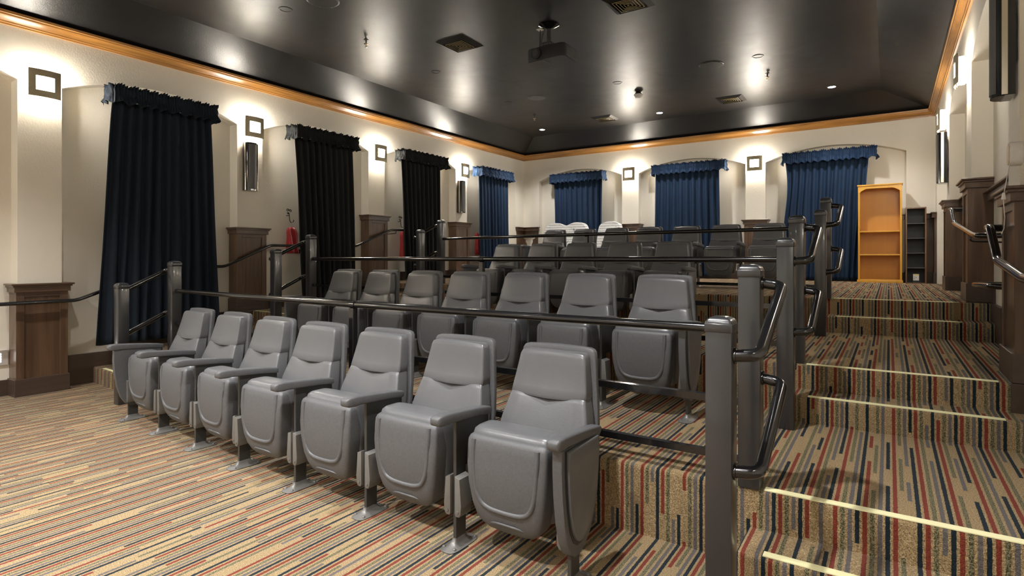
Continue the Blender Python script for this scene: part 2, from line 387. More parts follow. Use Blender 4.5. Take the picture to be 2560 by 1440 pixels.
# ------------------------------------------------------------------ baseboards that climb with the tiers
def base_side(name, x0, x1, sgn):
    bm = newbm()
    segs = []
    xx = XLR if sgn > 0 else XRR
    be = bend(xx)
    lv = [(YF, E1 - .25 + be, 0.0), (E1 - .25 + be, E1 + be, Z1 / 2), (E1 + be, E2 - .25 + be, Z1), (E2 - .25 + be, E2 + be, (Z1 + Z2) / 2), (E2 + be, E3 - .25 + be, Z2),
          (E3 - .25 + be, E3 + be, (Z2 + Z3) / 2), (E3 + be, YB, Z3)]
    for a, b, z in lv:
        a2 = a - (0.32 if z > 0 and (z in (Z1 / 2, (Z1 + Z2) / 2, (Z2 + Z3) / 2)) else 0.05)
        zlow = {Z1 / 2: 0.0, (Z1 + Z2) / 2: Z1, (Z2 + Z3) / 2: Z2}.get(z, z)
        hs = zlow != z or z in (Z1 / 2,); e = (.012 if hs else 0) * sgn
        xa, xb = x0, x1 + e
        box(bm, min(xa, xb), max(xa, xb), a2 if z > 0 else a, b + (.03 if hs else 0), max(-.02, zlow - (.02 if hs else .18)), z + 0.155, 0.003, 1)
    struct(name, bm, 'plinth', angle=30)
base_side('baseboard_left', XLR - .01, XLR + 0.02, 1)
base_side('baseboard_right', XRR + .01, XRR - 0.02, -1)
bm = newbm(); box(bm, XL, XR, YBR - .02, YBR + .01, Z3 - .05, Z3 + .155, .003, 1); struct('baseboard_back', bm, 'plinth')

# ================================================================== WOOD PILASTERS
def pilaster(label, side, c, zlo, zhi, w=0.42):
    """side 'L' 'R' (c = Y centre) or 'B' (c = X centre). zlo lowest floor, zhi level the panel starts from"""
    root = thing('wood_pilaster', label, 'pilaster', (0, 0, 0), group='dark wood half-height pilasters along the walls')
    top = zhi + 1.10
    if side == 'L': f = lambda u, d, z: (XL + d, c + u, z); loc = (XL, c, zlo)
    elif side == 'R': f = lambda u, d, z: (XR - d, c + u, z); loc = (XR, c, zlo)
    else: f = lambda u, d, z: (c + u, YB - d, z); loc = (c, YB, zlo)
    root.location = loc
    back = -0.16
    def bx(u0, u1, d0, d1, z0, z1, bev=0.002):
        p = [f(u, d, z) for u in (u0, u1) for d in (d0, d1) for z in (z0, z1)]
        xs, ys, zs = zip(*p); return (min(xs) - loc[0], max(xs) - loc[0], min(ys) - loc[1], max(ys) - loc[1], min(zs) - loc[2], max(zs) - loc[2], bev, 1)
    h = w / 2
    bm = newbm(); box(bm, *bx(-h + .055, h - .055, back, 0.018, zlo, top - .05)); obj('panel', bm, 'walnut', root)
    for s in (-1, 1):
        bm = newbm(); a, b = (-h, -h + .066) if s < 0 else (h - .066, h)
        box(bm, *bx(a, b, back, 0.03, zlo, top - .05)); obj('stile', bm, 'walnut', root)
    bm = newbm(); box(bm, *bx(-h + .066, h - .066, 0.0, 0.03, top - .13, top - .075)); obj('top_rail', bm, 'walnut_h', root)
    bm = newbm()
    box(bm, *bx(-h - .018, h + .018, back, 0.05, top - .085, top - .018))
    box(bm, *bx(-h - .030, h + .030, back, 0.062, top - .035, top - .018))
    box(bm, *bx(-h - .045, h + .045, back, 0.078, top - .018, top, 0.004)); obj('cap', bm, 'walnut_h', root)
    z = zhi + 0.17; k = 0
    while z > zlo + 0.01:
        z0 = max(zlo - .01, z - 0.165 if zlo < zhi - .05 else zlo - .01)
        g = 0.012 * k if side != 'R' else 0.010 * k
        bm = newbm(); box(bm, *bx(-h - .014 - g, h + .014, back, 0.042 + min(g * .3, .006), z0, z - .001, 0.003)); obj('plinth_block', bm, 'plinth', root)
        z = z0 if z0 > zlo else zlo; k += 1
    return root
for c, zlo, zhi, lb in ((2.187, 0, 0, 'dark wood pilaster on the floor before the left stairs, left of the first curtain'),
                        (4.434, Z1, Z2, 'dark wood pilaster below the left wall speaker, between first and second curtains'),
                        (6.681, Z2, Z3, 'dark wood pilaster between the two dark curtains of the left wall'),
                        (8.928, Z3, Z3, 'dark wood pilaster below the far wall speaker of the left wall')):
    pilaster(lb, 'L', c, zlo, zhi)
for c, zlo, zhi, lb in ((4.40, Z1 + .155, Z2, 'nearest tall wood pilaster of the right stairs, cut by the right edge'),
                        (6.67, Z2, Z3, 'wood pilaster standing over stepped plinth blocks beside the upper right stairs'),
                        (8.93, Z3, Z3, 'wood pilaster on the top level behind the one beside the upper right stairs')):
    pilaster(lb, 'R', c, zlo, zhi)
for c, lb in ((-4.47, 'pale-lit wood pilaster on the back wall behind the script-print armchair'), (-2.05, 'wood pilaster on the back wall left of the last seat of the top row')):
    pilaster(lb, 'B', c, Z3, Z3, 0.38)
def corner_pilaster(label, sx):
    root = thing('corner_pilaster', label, 'pilaster', (XL if sx > 0 else XR, YB, Z3))
    def bx(x0, x1, y0, y1, z0, z1, bev=.002):
        a, b = (x0, x1) if sx > 0 else (-x1, -x0); return (a, b, -y1, -y0, z0, z1, bev, 1)
    top = 1.10
    bm = newbm(); box(bm, *bx(.002, .38, .002, .018, 0, top - .05)); box(bm, *bx(.002, .018, .002, .27, 0, top - .05)); obj('panel', bm, 'walnut', root)
    bm = newbm(); box(bm, *bx(.34, .40, .002, .03, 0, top - .05)); obj('stile', bm, 'walnut', root)
    bm = newbm(); box(bm, *bx(.002, .03, .24, .30, 0, top - .05)); obj('stile', bm, 'walnut', root)
    bm = newbm(); box(bm, *bx(.002, .43, .002, .06, top - .085, top - .018)); box(bm, *bx(.002, .06, .002, .33, top - .085, top - .018))
    box(bm, *bx(.002, .455, .002, .078, top - .018, top, .004)); box(bm, *bx(.002, .078, .002, .355, top - .018, top, .004)); obj('cap', bm, 'walnut_h', root)
    bm = newbm(); box(bm, *bx(.002, .414, .002, .042, -.01, .17)); box(bm, *bx(.002, .042, .002, .314, -.01, .17)); obj('plinth_block', bm, 'plinth', root)
corner_pilaster('wood corner pilaster behind the white pedestal at the far left corner', 1)
corner_pilaster('wood corner pilaster right of the black shelf unit', -1)
# cap rails across the right niches
k = 3
for a, b in LN:
    if 4.3 < a < 9.5:
        k += 1; bm = newbm(); zr = 2.055 if a > 6 else 2.0
        if a < 6: zr = 1.93
        box(bm, XRR - .045, XRR + .01, a, b, zr - .085, zr - .018, .002, 1); box(bm, XRR - .075, XRR + .01, a, b, zr - .018, zr, .003, 1)
        struct('trim_%d' % k, bm, 'walnut_h')

# ================================================================== GUARD RAILS
def post(root, x, y, z, h, wdt=0.092):
    bm = newbm(); q = wdt / 2
    box(bm, x - q, x + q, y - q, y + q, z, z + h - .035, 0.004, 2)
    p = obj('post', bm, 'post', root)
    bm = newbm(); box(bm, x - q - .003, x + q + .003, y - q - .003, y + q + .003, z + h - .055, z + h - .022, 0.004, 2)
    rs = []
    for i in range(7):
        t = i / 6 * PI / 2; s = (q + .002) * (1 - 0.75 * (1 - math.cos(t))); zz = z + h - .024 + .026 * math.sin(t)
        rs.append([(x + px, y + py, zz) for px, py, _ in sring(s, -s, s, 0, 12, 32)])
    rings(bm, rs); obj('post_cap', bm, 'post', p, angle=50)
def loop(root, p0, p1, out, z0, z1):
    """curved hand loop between two posts; p0 lower post, p1 upper post (x, y)"""
    bm = newbm(); r = 0.0235
    s = 1 if out > 0 else -1; q = 0.046 * s
    a = (p0[0] + q, p0[1], z0); b = (p1[0] + q, p1[1], z1)
    pts = [a, (p0[0] + q + out, p0[1] + .005, z0 + .008), (p1[0] + q + out, p1[1] - .01, z1 - .012), b]
    tube(bm, pts, r, 16, rf=0.15); lp = obj('hand_loop', bm, 'black', root)
    for e in (a, b):
        bm = newbm(); tube(bm, [(e[0] - .002 * s, e[1], e[2]), (e[0] + .008 * s, e[1], e[2])], 0.031, 20); obj('collar', bm, 'black', lp)
def guard(label, xr, yr0, yr1, xl, yl0, yl1, zb, zt, joints, bars):
    root = thing('guard_railing', label, 'railing', ((xr + xl) / 2, yr1, zt), group='black guard railings in front of the seat rows')
    off = Vector(root.location)
    # posts
    class Pt: pass
    kids = []
    before = set(C.objects)
    post(root, xr, yr0, zb, 1.135); post(root, xr, yr1, zt, 0.985)
    post(root, xl, yl0, zb, 1.12); post(root, xl, yl1, zt, 0.985)
    loop(root, (xr, yr0), (xr, yr1), .085, zb + .995, zt + .905)
    loop(root, (xr, yr0), (xr, yr1), .085, zb + .575, zt + .485)
    loop(root, (xl, yl0), (xl, yl1), -.085, zb + .995, zt + .905)
    loop(root, (xl, yl0), (xl, yl1), -.085, zb + .575, zt + .485)
    line = [(xl, yl1)] + joints + [(xr, yr1)]
    def along(z, kind, sz):
        bm = newbm()
        for i in range(len(line) - 1):
            (x0, y0), (x1, y1) = line[i], line[i + 1]
            if kind == 'tube':
                if i == 0: tube(bm, [(q[0], q[1], z) for q in line], sz, 16)
            else:
                dx, dy = x1 - x0, y1 - y0; l = math.hypot(dx, dy); nx, ny = -dy / l * sz / 2, dx / l * sz / 2
                prism(bm, [(x0 + nx, y0 + ny), (x0 - nx, y0 - ny), (x1 - nx, y1 - ny), (x1 + nx, y1 + ny)], z - sz * .5, z + sz * .5)
        return bm
    obj('top_rail', along(zt + .69, 'tube', .021), 'black', root)
    for bz in bars: obj('lower_bar', along(zt + bz, 'bar', .032), 'black', root)
    for (jx, jy) in joints:
        bm = newbm(); box(bm, jx - .022, jx + .022, jy - .022, jy + .022, zt, zt + .665, .003, 1); lp = obj('middle_post', bm, 'black', root)
        bm = newbm(); tube(bm, [(jx - .025, jy, zt + .69), (jx + .025, jy, zt + .69)], .0255, 18); obj('joint_sleeve', bm, 'black', lp)
    for o in set(C.objects) - before:
        if o.parent is root: o.location = -off
guard('black guard railing in front of the second seat row, nearest of the three', -0.516, 2.18, 2.72, -5.93, 2.43, 2.90, 0.0, Z1, [(-3.12, 2.72)], (.37, .115))
guard('black guard railing in front of the third seat row, the middle one of three', -0.516, 3.76, 4.26, -5.92, 4.02, 4.50, Z1, Z2, [(-3.15, 4.27)], (.37, .115))
guard('black guard railing in front of the top seat row, the farthest of three', -0.516, 5.83, 6.36, -5.80, 6.33, 6.80, Z2, Z3, [(-3.15, 6.47)], (.37, .115))

# ================================================================== THEATRE SEATS (local: faces -Y, origin on the floor between its standards)
def seat_meshes():
    D = {}
    # front cushion, headrest part
    bm = newbm(); R = []
    prof = [(.666, .150, .02), (.668, .196, .6), (.682, .208, 1), (.715, .205, 1), (.76, .198, 1), (.82, .189, 1), (.86, .183, 1), (.878, .176, .85), (.886, .160, .5)]
    for z, hw, k in prof:
        t = max(0, (z - .67) / .215); yf = .285 + .058 * t ** .8 + (1 - k) * .02; yb = .372 + .045 * t
        R.append(sring(hw, yf, yb - (1 - k) * .01, z, 11, 60, bulge=.004, pinch=.016 * max(0, 1 - t) ** 3, dz=.006 * t ** 3))
    rings(bm, R); D['headrest_cushion'] = (bm, 'vinyl')
    # lumbar part
    bm = newbm(); R = []
    prof = [(.40, .235, .3), (.41, .246, .8), (.44, .250, 1), (.50, .245, 1), (.56, .236, 1), (.62, .222, 1), (.66, .211, 1), (.680, .205, .9), (.686, .19, .5)]
    for z, hw, k in prof:
        t = (z - .40) / .286; yf = .185 + .105 * t + (1 - k) * .02; yb = .30 + .075 * t
        R.append(sring(hw, yf, yb, z, 11, 60, bulge=.004, pinch=-.034 * t ** 4))
    rings(bm, R); D['backrest_cushion'] = (bm, 'vinyl')
    # rear shell
    bm = newbm(); R = []
    for z, hw, k in [(.33, .20, .5), (.34, .225, 1), (.42, .242, 1), (.52, .246, 1), (.64, .234, 1), (.76, .219, 1), (.85, .210, 1), (.885, .204, .95), (.900, .194, .75), (.906, .178, .4)]:
        t = (z - .33) / .576; y0 = .300 + .102 * t ** .75; th = .030 + .012 * t
        R.append(sring(hw, y0 + (1 - k) * .008, y0 + th - (1 - k) * .008, z, 8, 52, dz=.006 * t ** 4))
    rings(bm, R); D['back_shell'] = (bm, 'pan')
    # tipped-up seat pan
    bm = newbm(); R = []
    for z, hw, yf, yb in [(.124, .060, -.000, .035), (.128, .090, -.016, .04), (.140, .122, -.032, .05), (.160, .148, -.046, .055), (.195, .170, -.061, .06), (.25, .187, -.074, .055), (.34, .202, -.083, .045), (.42, .209, -.083, .03), (.50, .209, -.077, .02), (.530, .207, -.073, .015), (.546, .200, -.066, .01), (.555, .188, -.056, .01)]:
        R.append(sring(hw, yf, yb, z, 8, 56, bulge=.006))
    rings(bm, R)
    U = [(-.165, .535), (-.167, .48), (-.158, .36), (-.146, .30), (-.120, .258), (-.075, .243), (0, .240), (.075, .243), (.120, .258), (.146, .30), (.158, .36), (.167, .48), (.165, .535)]
    tube(bm, [(x, -.0765 - .003 * (1 - (x / .2) ** 2) + (.006 if z > .5 else 0) + (.004 if z < .27 else 0), z) for x, z in U], .012, 10, rf=.03)
    tube(bm, [(-.09, -.050, .172), (-.05, -.066, .184), (.05, -.066, .184), (.09, -.050, .172)], .005, 6, rf=.02)
    D['seat_pan'] = (bm, 'pan')
    # seat cushion
    bm = newbm(); R = []
    for z, hw, yf, yb in [(.19, .17, .03, .12), (.20, .195, .02, .15), (.30, .206, -.01, .17), (.42, .210, -.035, .165), (.50, .211, -.05, .15), (.545, .209, -.052, .13), (.568, .202, -.044, .112), (.580, .188, -.028, .095), (.584, .16, -.008, .075)]:
        R.append(sring(hw, yf, yb, z, 6, 52))
    rings(bm, R); D['seat_cushion'] = (bm, 'vinyl')
    return D
def std_mesh():
    bm = newbm(); box(bm, -.009, .009, -.045, .030, 0.012, .60, .002, 1); box(bm, -.005, .005, -.02, .22, .36, .60, .002, 1)
    return bm
def foot_mesh():
    bm = newbm(); R = []
    for z, hx, hy in [(0, .048, .105), (.006, .050, .107), (.010, .046, .100), (.018, .026, .062), (.034, .017, .048), (.050, .013, .042)]:
        R.append([(x, y - .01, z * .8) for x, y, _ in sring(hx * .95, -hy, hy, 0, 4, 28)])
    rings(bm, R)
    for sx, sy in ((-.03, -.085), (.03, -.085), (-.03, .07), (.03, .07)): lathe(bm, [(.009, .006), (.009, .014), (.006, .017)], sx, sy, 8)
    return bm
def arm_mesh():
    bm = newbm(); R = []
    for y, z0, z1, hw in [(-.190, .610, .622, .018), (-.186, .597, .632, .026), (-.170, .590, .640, .030), (-.13, .588, .641, .031), (-.10, .590, .638, .029), (.0, .584, .630, .028), (.12, .576, .618, .027), (.20, .566, .606, .026), (.222, .570, .600, .020)]:
        zm = (z0 + z1) / 2; h = (z1 - z0) / 2
        R.append([(x, y, zm + q) for x, q, _ in sring(hw, -h, h, 0, 5, 24)])
    rings(bm, R); return bm
def bracket_mesh(s):
    """hinge cover beside the standard; s=+1 sits on the seat side to +x"""
    bm = newbm(); a, b = (.013, .046)
    o = [(a, .335), (b - .004, .325), (b + .004, .200), (b + .002, .165), (b - .008, .150), (a + .006, .150), (a, .162)]
    polyprism(bm, [(u * s, v) for u, v in (o if s > 0 else o[::-1])], lambda u, v, d: (u, d, v), .02, -.062, .002)
    tube(bm, [(.030 * s, -.060, .172), (.030 * s, -.066, .172)], .006, 10)
    return bm
def panel_meshes(s):
    """D-shaped end panel with padded inset; s=+1 outward to +x"""
    o = []; n = 18
    top = .588
    prof = [(-.150, top), (-.150, .50), (-.143, .40), (-.126, .29), (-.100, .20), (-.066, .145), (-.030, .122), (.010, .120), (.060, .138), (.110, .178), (.150, .24), (.178, .33), (.192, .43), (.200, .52), (.203, top)]
    bm = newbm(); polyprism(bm, prof, lambda u, v, d: (d * s, u, v), -.020, .022, .007)
    f = bm
    bm2 = newbm(); cy, cz = .028, .40
    ins = [(cy + (u - cy) * .78, top - .012 - (top - v) * .84) for u, v in prof]
    polyprism(bm2, ins, lambda u, v, d: (d * s, u, v), .022, .036, .007)
    bm3 = newbm(); gap = [(cy + (u - cy) * .86, top - .006 - (top - v) * .885) for u, v in prof]
    polyprism(bm3, gap, lambda u, v, d: (d * s, u, v), .020, .0245)
    return f, bm2, bm3
D = seat_meshes()
proto_p = {k: None for k in D}
root0 = thing('theatre_seat', 'x', 'seat')
for k, (b_, m_) in D.items(): proto_p[k] = obj(k, b_, m_, root0, angle=48)
PX = .300
MESH = {}
def keep(nm, bm, m, angle=35):
    o = obj(nm, bm, m, None, angle=angle); me = o.data; bpy.data.objects.remove(o); MESH[nm] = me
keep('standard', std_mesh(), 'dstd'); keep('foot_plate', foot_mesh(), 'metal', 50); keep('armrest', arm_mesh(), 'pan', 50)
keep('hinge_cover', bracket_mesh(1), 'metal'); keep('hinge_cover_b', bracket_mesh(-1), 'metal')
a_, b_, c_ = panel_meshes(1); keep('panel_gap', c_, 'dmetal'); keep('end_panel', a_, 'pan', 40); keep('panel_inset', b_, 'vinyl', 40)
a_, b_, c_ = panel_meshes(-1); keep('panel_gap_l', c_, 'dmetal'); keep('end_panel_l', a_, 'pan', 40); keep('panel_inset_l', b_, 'vinyl', 40)
def part(nm, me, parent, loc=(0, 0, 0)):
    o = bpy.data.objects.new(nm, MESH[me]); C.objects.link(o); o.parent = parent; o.location = loc; return o
def seat(label, x, y, z, rz, sx, sz, group, right_end, left_end, used=[False]):
    if not used[0]: r = root0; used[0] = True
    else:
        r = root0.copy(); C.objects.link(r)
        for k, p in proto_p.items():
            c = p.copy(); C.objects.link(c); c.parent = r
    r.location = (x, y, z); r.rotation_euler = (0, 0, rz); r.scale = (sx, 1, sz)
    r['label'] = label; r['group'] = group; r['category'] = 'seat'
    st = part('standard', 'standard', r, (PX, 0, 0)); part('foot_plate', 'foot_plate', st)
    part('armrest', 'armrest', r, (PX, 0, 0))
    part('hinge_cover', 'hinge_cover', r, (-PX, 0, 0)); part('hinge_cover', 'hinge_cover_b', r, (PX, 0, 0))
    if right_end:
        p = part('end_panel', 'end_panel', r, (PX, 0, 0)); part('panel_inset', 'panel_inset', p); part('panel_recess', 'panel_gap', p)
    if left_end:
        st = part('standard', 'standard', r, (-PX, 0, 0)); part('foot_plate', 'foot_plate', st)
        part('armrest', 'armrest', r, (-PX, 0, 0))
        p = part('end_panel', 'end_panel_l', r, (-PX, 0, 0)); part('panel_inset', 'panel_inset_l', p); part('panel_recess', 'panel_gap_l', p)
ordn = ['first', 'second', 'third', 'fourth', 'fifth', 'sixth', 'seventh']
ROWS = [('front', 7, -1.395, 0.602, 2.13, 0.0, 1.003, 'front row'),
        ('second', 7, -1.345, 0.583, 3.62, Z1, 0.985, 'second row, lowest tier'),
        ('third', 5, -1.97, 0.562, 5.80, Z2, 0.97, 'third row, middle tier'),
        ('top', 7, -1.36, 0.560, 8.02, Z3, 0.955, 'top row, highest tier')]
for nm, n, c0, pitch, y, z, sz, desc in ROWS:
    x = c0; rz = 0
    for i in range(n):
        xx = c0 - pitch * i; b = bend(xx) if nm != 'top' else bend(xx) * .5
        rz = -math.atan(.062) * (1 if nm != 'top' else .5) if xx < -3.3 else 0.0
        lb = 'grey folded theatre seat, %s from the right in the %s' % (ordn[i], desc) if i else 'grey folded theatre seat with padded end panel, right end of the %s' % desc
        if i == n - 1: lb = 'grey folded theatre seat at the left end of the %s' % desc
        seat(lb, xx, y + b, z, rz, pitch / .600, sz, 'folded theatre seats of the %s row' % nm, i == 0, i == n - 1)

# ================================================================== CURTAINS
def drape(name_m, f, u0t, u1t, u0b, u1b, zt, zb, pleats, amp, seedv, mess=0.0, mid=None):
    rnd = random.Random(seedv); nu, nz = pleats * 12, 36
    ph = [rnd.uniform(-.5, .5) for _ in range(pleats + 2)]; am = [rnd.uniform(.7, 1.25) for _ in range(pleats + 2)]
    bm = newbm(); vv = []
    for j in range(nz + 1):
        t = j / nz; z = zt + (zb - zt) * t; row = []
        s = t ** 0.8 if mid is None else t ** mid
        for i in range(nu + 1):
            a = i / nu; k = a * pleats; q = int(min(pleats, k))
            u = (u0t + (u0b - u0t) * s) * (1 - a) + (u1t + (u1b - u1t) * s) * a
            wv = math.cos(2 * PI * k + ph[q] * .0 + 0.35 * math.sin(3 * k + 2 * t) * t)
            wv = math.copysign(abs(wv) ** .8, wv)
            d = amp * (am[q] * (1 - (k - q)) + am[min(q + 1, pleats + 1)] * (k - q)) * wv * (.75 + .35 * t)
            u += 0.012 * math.sin(2 * PI * k * .5 + 5 * t + ph[q]) * t
            if mess and a < .42:
                d += mess * math.sin(9 * a + 4.5 * t) * (1 - a / .42) * math.sin(PI * min(1, t * 1.3)); u += mess * .7 * math.sin(7 * t + 6 * a) * (1 - a / .42)
            row.append(bm.verts.new(f(u, d, z + 0.006 * wv * (t > .95))))
        vv.append(row)
    for j in range(nz):
        for i in range(nu): bm.faces.new((vv[j][i], vv[j][i + 1], vv[j + 1][i + 1], vv[j + 1][i]))
    return bm
def solid(o, th):
    m = o.modifiers.new('solid', 'SOLIDIFY'); m.thickness = th; m.offset = 0
def valance(f, u0, u1, zt, zb, back, seedv):
    """gathered strip over a rod, wrapping round both ends; f(u, d, z), d>0 into the room"""
    rnd = random.Random(seedv); front = 0.0
    path = []; per = back + (u1 - u0) + back; nu = int(per / .0085); nz = 16
    ph = [rnd.uniform(0, 6.28) for _ in range(8)]
    bm = newbm(); vv = []
    for i in range(nu + 1):
        s = per * i / nu
        if s < back: u, d, nu_, nd = u0, -back + s, -1, 0
        elif s > per - back: u, d, nu_, nd = u1, -(s - (per - back)), 1, 0
        else: u, d, nu_, nd = u0 + s - back, 0, 0, 1
        dc = min(abs(s - back), abs(s - (per - back)))
        if dc < .03:
            m = (1 - dc / .03); nu_ = (nu_ if nu_ else (-1 if s < per / 2 else 1) * m); nd = max(nd, m)
        col = []
        g = math.sin(s * 2 * PI / .030 + 1.4 * math.sin(s * 23 + ph[0])); g2 = math.sin(s * 2 * PI / .115 + ph[1] + 1.2 * math.sin(s * 11))
        for j in range(nz + 1):
            t = j / nz; z = zt + (zb - zt) * t
            if t < .16: k = .012 + .018 * (.16 - t) / .16; amp_ = k * g + .006 * g2; z += .009 * g2 + .006 * g
            elif t < .62: amp_ = .0075 * g + .004 * math.sin(z * 60 + s * 40)
            else:
                q = (t - .62) / .38; amp_ = .009 * g * (1 - .3 * q) + .022 * q * g2 + .032 * q; z += q * (.014 * g2)
            amp_ += .010 * math.sin(PI * t)
            col.append(bm.verts.new(f(u + nu_ * amp_, d + nd * amp_, z)))
        vv.append(col)
    for i in range(nu):
        for j in range(nz): bm.faces.new((vv[i][j], vv[i + 1][j], vv[i + 1][j + 1], vv[i][j + 1]))
    return bm
def curtain(label, side, m, v0, v1, t0, t1, b0, b1, zb, pleats, seedv, mess=0, ztop=3.20, mid=None, amp=.033):
    xl = -6.925; yb = 11.185
    c = (v0 + v1) / 2
    if side == 'L': loc = (xl, c, zb); f = lambda u, d, z: (d, u - c, z - zb)
    else: loc = (c, yb, zb); f = lambda u, d, z: (u - c, -d, z - zb)
    root = thing('curtain', label, 'curtain', loc, group='velvet curtains with gathered valances')
    o = obj('drape', drape('d', f, t0, t1, b0, b1, 3.05, zb, pleats, amp, seedv, mess, mid), m, root, angle=80); solid(o, .004)
    f2 = lambda u, d, z: f(u, d + .085, z)
    back = .21
    o = obj('valance', valance(f2, v0, v1, ztop, ztop - .195, back, seedv), m, root, angle=80); solid(o, .003)
    bm = newbm(); p = [f(v0 + .02, -.13, 3.12), f(v0 + .02, .07, 3.12), f(v1 - .02, .07, 3.12), f(v1 - .02, -.13, 3.12)]
    tube(bm, p, .009, 8, rf=.03); obj('curtain_rod', bm, 'iron', root)
    return root
curtain('navy velvet floor-length curtain, nearest on the left wall', 'L', 'navy', 2.735, 3.84, 2.745, 3.80, 2.60, 3.90, .43, 11, 1)
curtain('shade-coloured navy curtain behind the red bag, second on the left wall', 'L', 'dark', 4.96, 6.05, 4.97, 6.0, 5.11, 6.07, .69, 10, 2)
curtain('shade-coloured navy curtain third on the left wall, bulging out to its left at the top', 'L', 'dark', 7.08, 8.21, 7.05, 8.06, 7.18, 8.07, 1.0, 9, 3)
curtain('lit-coloured navy velvet curtain farthest on the left wall', 'L', 'navy_lit', 9.27, 10.42, 9.25, 10.31, 9.33, 10.34, 1.0, 9, 4)
curtain('lit-coloured navy curtain on the back wall behind the script-print settee', 'B', 'navy_lit', -6.30, -5.06, -6.24, -5.07, -6.19, -5.09, 1.0, 9, 5)
curtain('lit-coloured navy curtain in the middle of the back wall', 'B', 'navy_lit', -3.97, -2.58, -3.91, -2.68, -3.93, -2.66, 1.0, 10, 6)
curtain('lit-coloured navy curtain on the back wall partly covered by the honey bookcase, rumpled at left', 'B', 'navy_lit', -1.57, -.19, -1.54, -.28, -1.545, -.40, .98, 11, 8, mess=.05)

# ================================================================== WALL SCONCES AND WALL SPEAKERS
def sconce(label, loc, rz):
    root = thing('wall_sconce', label, 'wall light', loc, rz, group='square metal wall sconces')   # local: wall at y=0, faces -y
    bm = newbm(); box(bm, -.075, .075, -.02, -.002, -.10, .10, .002, 1); obj('back_plate', bm, 'bronze', root)
    # curved face plate with a square window
    bm = newbm(); hw, hh, ww, wh = .121, .130, .068, .066; th = .004
    def P(u, z, d): a = u / .30; return (math.sin(a) * .30, -.085 - .0 - (math.cos(a) - math.cos(.121 / .30)) * .30 * 1.0 - d, z)
    us = [-hw, -.10, -ww, -.034, 0, .034, ww, .10, hw]; zs = [-hh, -wh, wh, hh]
    for d in (0, th):
        for i in range(len(us) - 1):
            for j in range(3):
                if j == 1 and us[i] >= -ww - 1e-6 and us[i + 1] <= ww + 1e-6: continue
                bm.faces.new([bm.verts.new(P(u, z, d)) for u, z in ((us[i], zs[j]), (us[i + 1], zs[j]), (us[i + 1], zs[j + 1]), (us[i], zs[j + 1]))])
    for i in range(len(us) - 1):
        for z in (-hh, hh): bm.faces.new([bm.verts.new(P(u, z, d)) for u, d in ((us[i], 0), (us[i + 1], 0), (us[i + 1], th), (us[i], th))])
    for u in (-hw, hw): bm.faces.new([bm.verts.new(P(u, z, d)) for z, d in ((-hh, 0), (hh, 0), (hh, th), (-hh, th))])
    bmesh.ops.remove_doubles(bm, verts=bm.verts[:], dist=1e-5)
    obj('face_plate', bm, 'bronze', root, angle=40)
    bm = newbm(); box(bm, -.074, .074, -.082, -.020, -.105, .105, .012, 3); gd = obj('glass_diffuser', bm, 'sconce', root)
    for s in (-1, 1):
        bm = newbm(); box(bm, -.062, .062, -.076, -.026, .1055 * s, .110 * s); obj('bulb_opening', bm, 'bulb', gd)
    root.scale = (1.12, 1, 1.04)
    bm = newbm(); lathe(bm, [(.004, -.145), (.006, -.140), (.006, -.128)], 0, -.09, 10); obj('finial', bm, 'bronze', root)
def wspeaker(label, loc, rz, h=.63):
    root = thing('wall_speaker', label, 'speaker', loc, rz, group='tall black wall speakers')
    bm = newbm(); n = 14; hw = .088
    out = [(-hw, -.012), (-hw, -.060)] + [(hw * .86 * math.sin(a), -.060 - .055 * math.cos(a)) for a in [(-PI / 2) + PI * k / n for k in range(n + 1)]] + [(hw, -.060), (hw, -.012)]
    prism(bm, out, 0, h); obj('cabinet', bm, 'gloss', root)
    for s in (-1, 1):
        bm = newbm(); box(bm, s * (hw - .001) - .004, s * (hw - .001) + .004, -.075, -.045, .004, h - .004, .002, 1); obj('chrome_strip', bm, 'chrome', root)
    bm = newbm(); R = [(hw * .80 * math.sin(a), -.064 - .055 * math.cos(a)) for a in [-1.1 + 2.2 * k / n for k in range(n + 1)]]
    R2 = [(x * .95, y + .006) for x, y in R][::-1]; prism(bm, R + R2, .02, h - .02); obj('grille', bm, 'grey', root)
    bm = newbm(); box(bm, -.03, .03, -.02, -.001, h * .3, h * .7); obj('bracket', bm, 'dmetal', root)
LZ = 3.075
for y, lb in ((2.187, 'glowing square wall sconce nearest on the left wall, above the first wood pilaster'), (4.434, 'glowing square wall sconce above the nearer speaker of the left wall'),
              (6.681, 'glowing square wall sconce between the two dark curtains of the left wall'), (8.928, 'glowing square wall sconce above the farther speaker of the left wall'),
              (-.06, 'square wall sconce on the left wall before the first niche, outside the picture')):
    sconce(lb, (XL, y, LZ), PI / 2)
for x, lb in ((-4.47, 'glowing square wall sconce on the back wall left of the middle blue curtain'), (-2.05, 'glowing square wall sconce on the back wall right of the middle blue curtain')):
    sconce(lb, (x, YB, LZ), 0)
for y, lb in ((8.93, 'wall sconce seen edge-on above the farther speaker of the right wall'), (6.68, 'wall sconce seen edge-on high on the right wall, without a speaker'),
              (4.42, 'wall sconce on the right wall above the near speaker, outside the picture'), (-.06, 'wall sconce on the right wall beside the camera, outside the picture')):
    sconce(lb, (XR, y, LZ), -PI / 2)
wspeaker('slim black wall speaker under the sconce between the navy and the dark curtain', (XL, 4.40, 2.235), PI / 2)
wspeaker('slim black wall speaker beside the blue curtain on the left wall', (XL, 8.86, 2.235), PI / 2)
wspeaker('slim black wall speaker on the right wall beyond the stairs, above the shelf units', (XR, 8.93, 2.28), -PI / 2)
wspeaker('large-looking glossy black wall speaker at the top right edge, nearest of all', (XR, 4.36, 2.28), -PI / 2, .68)

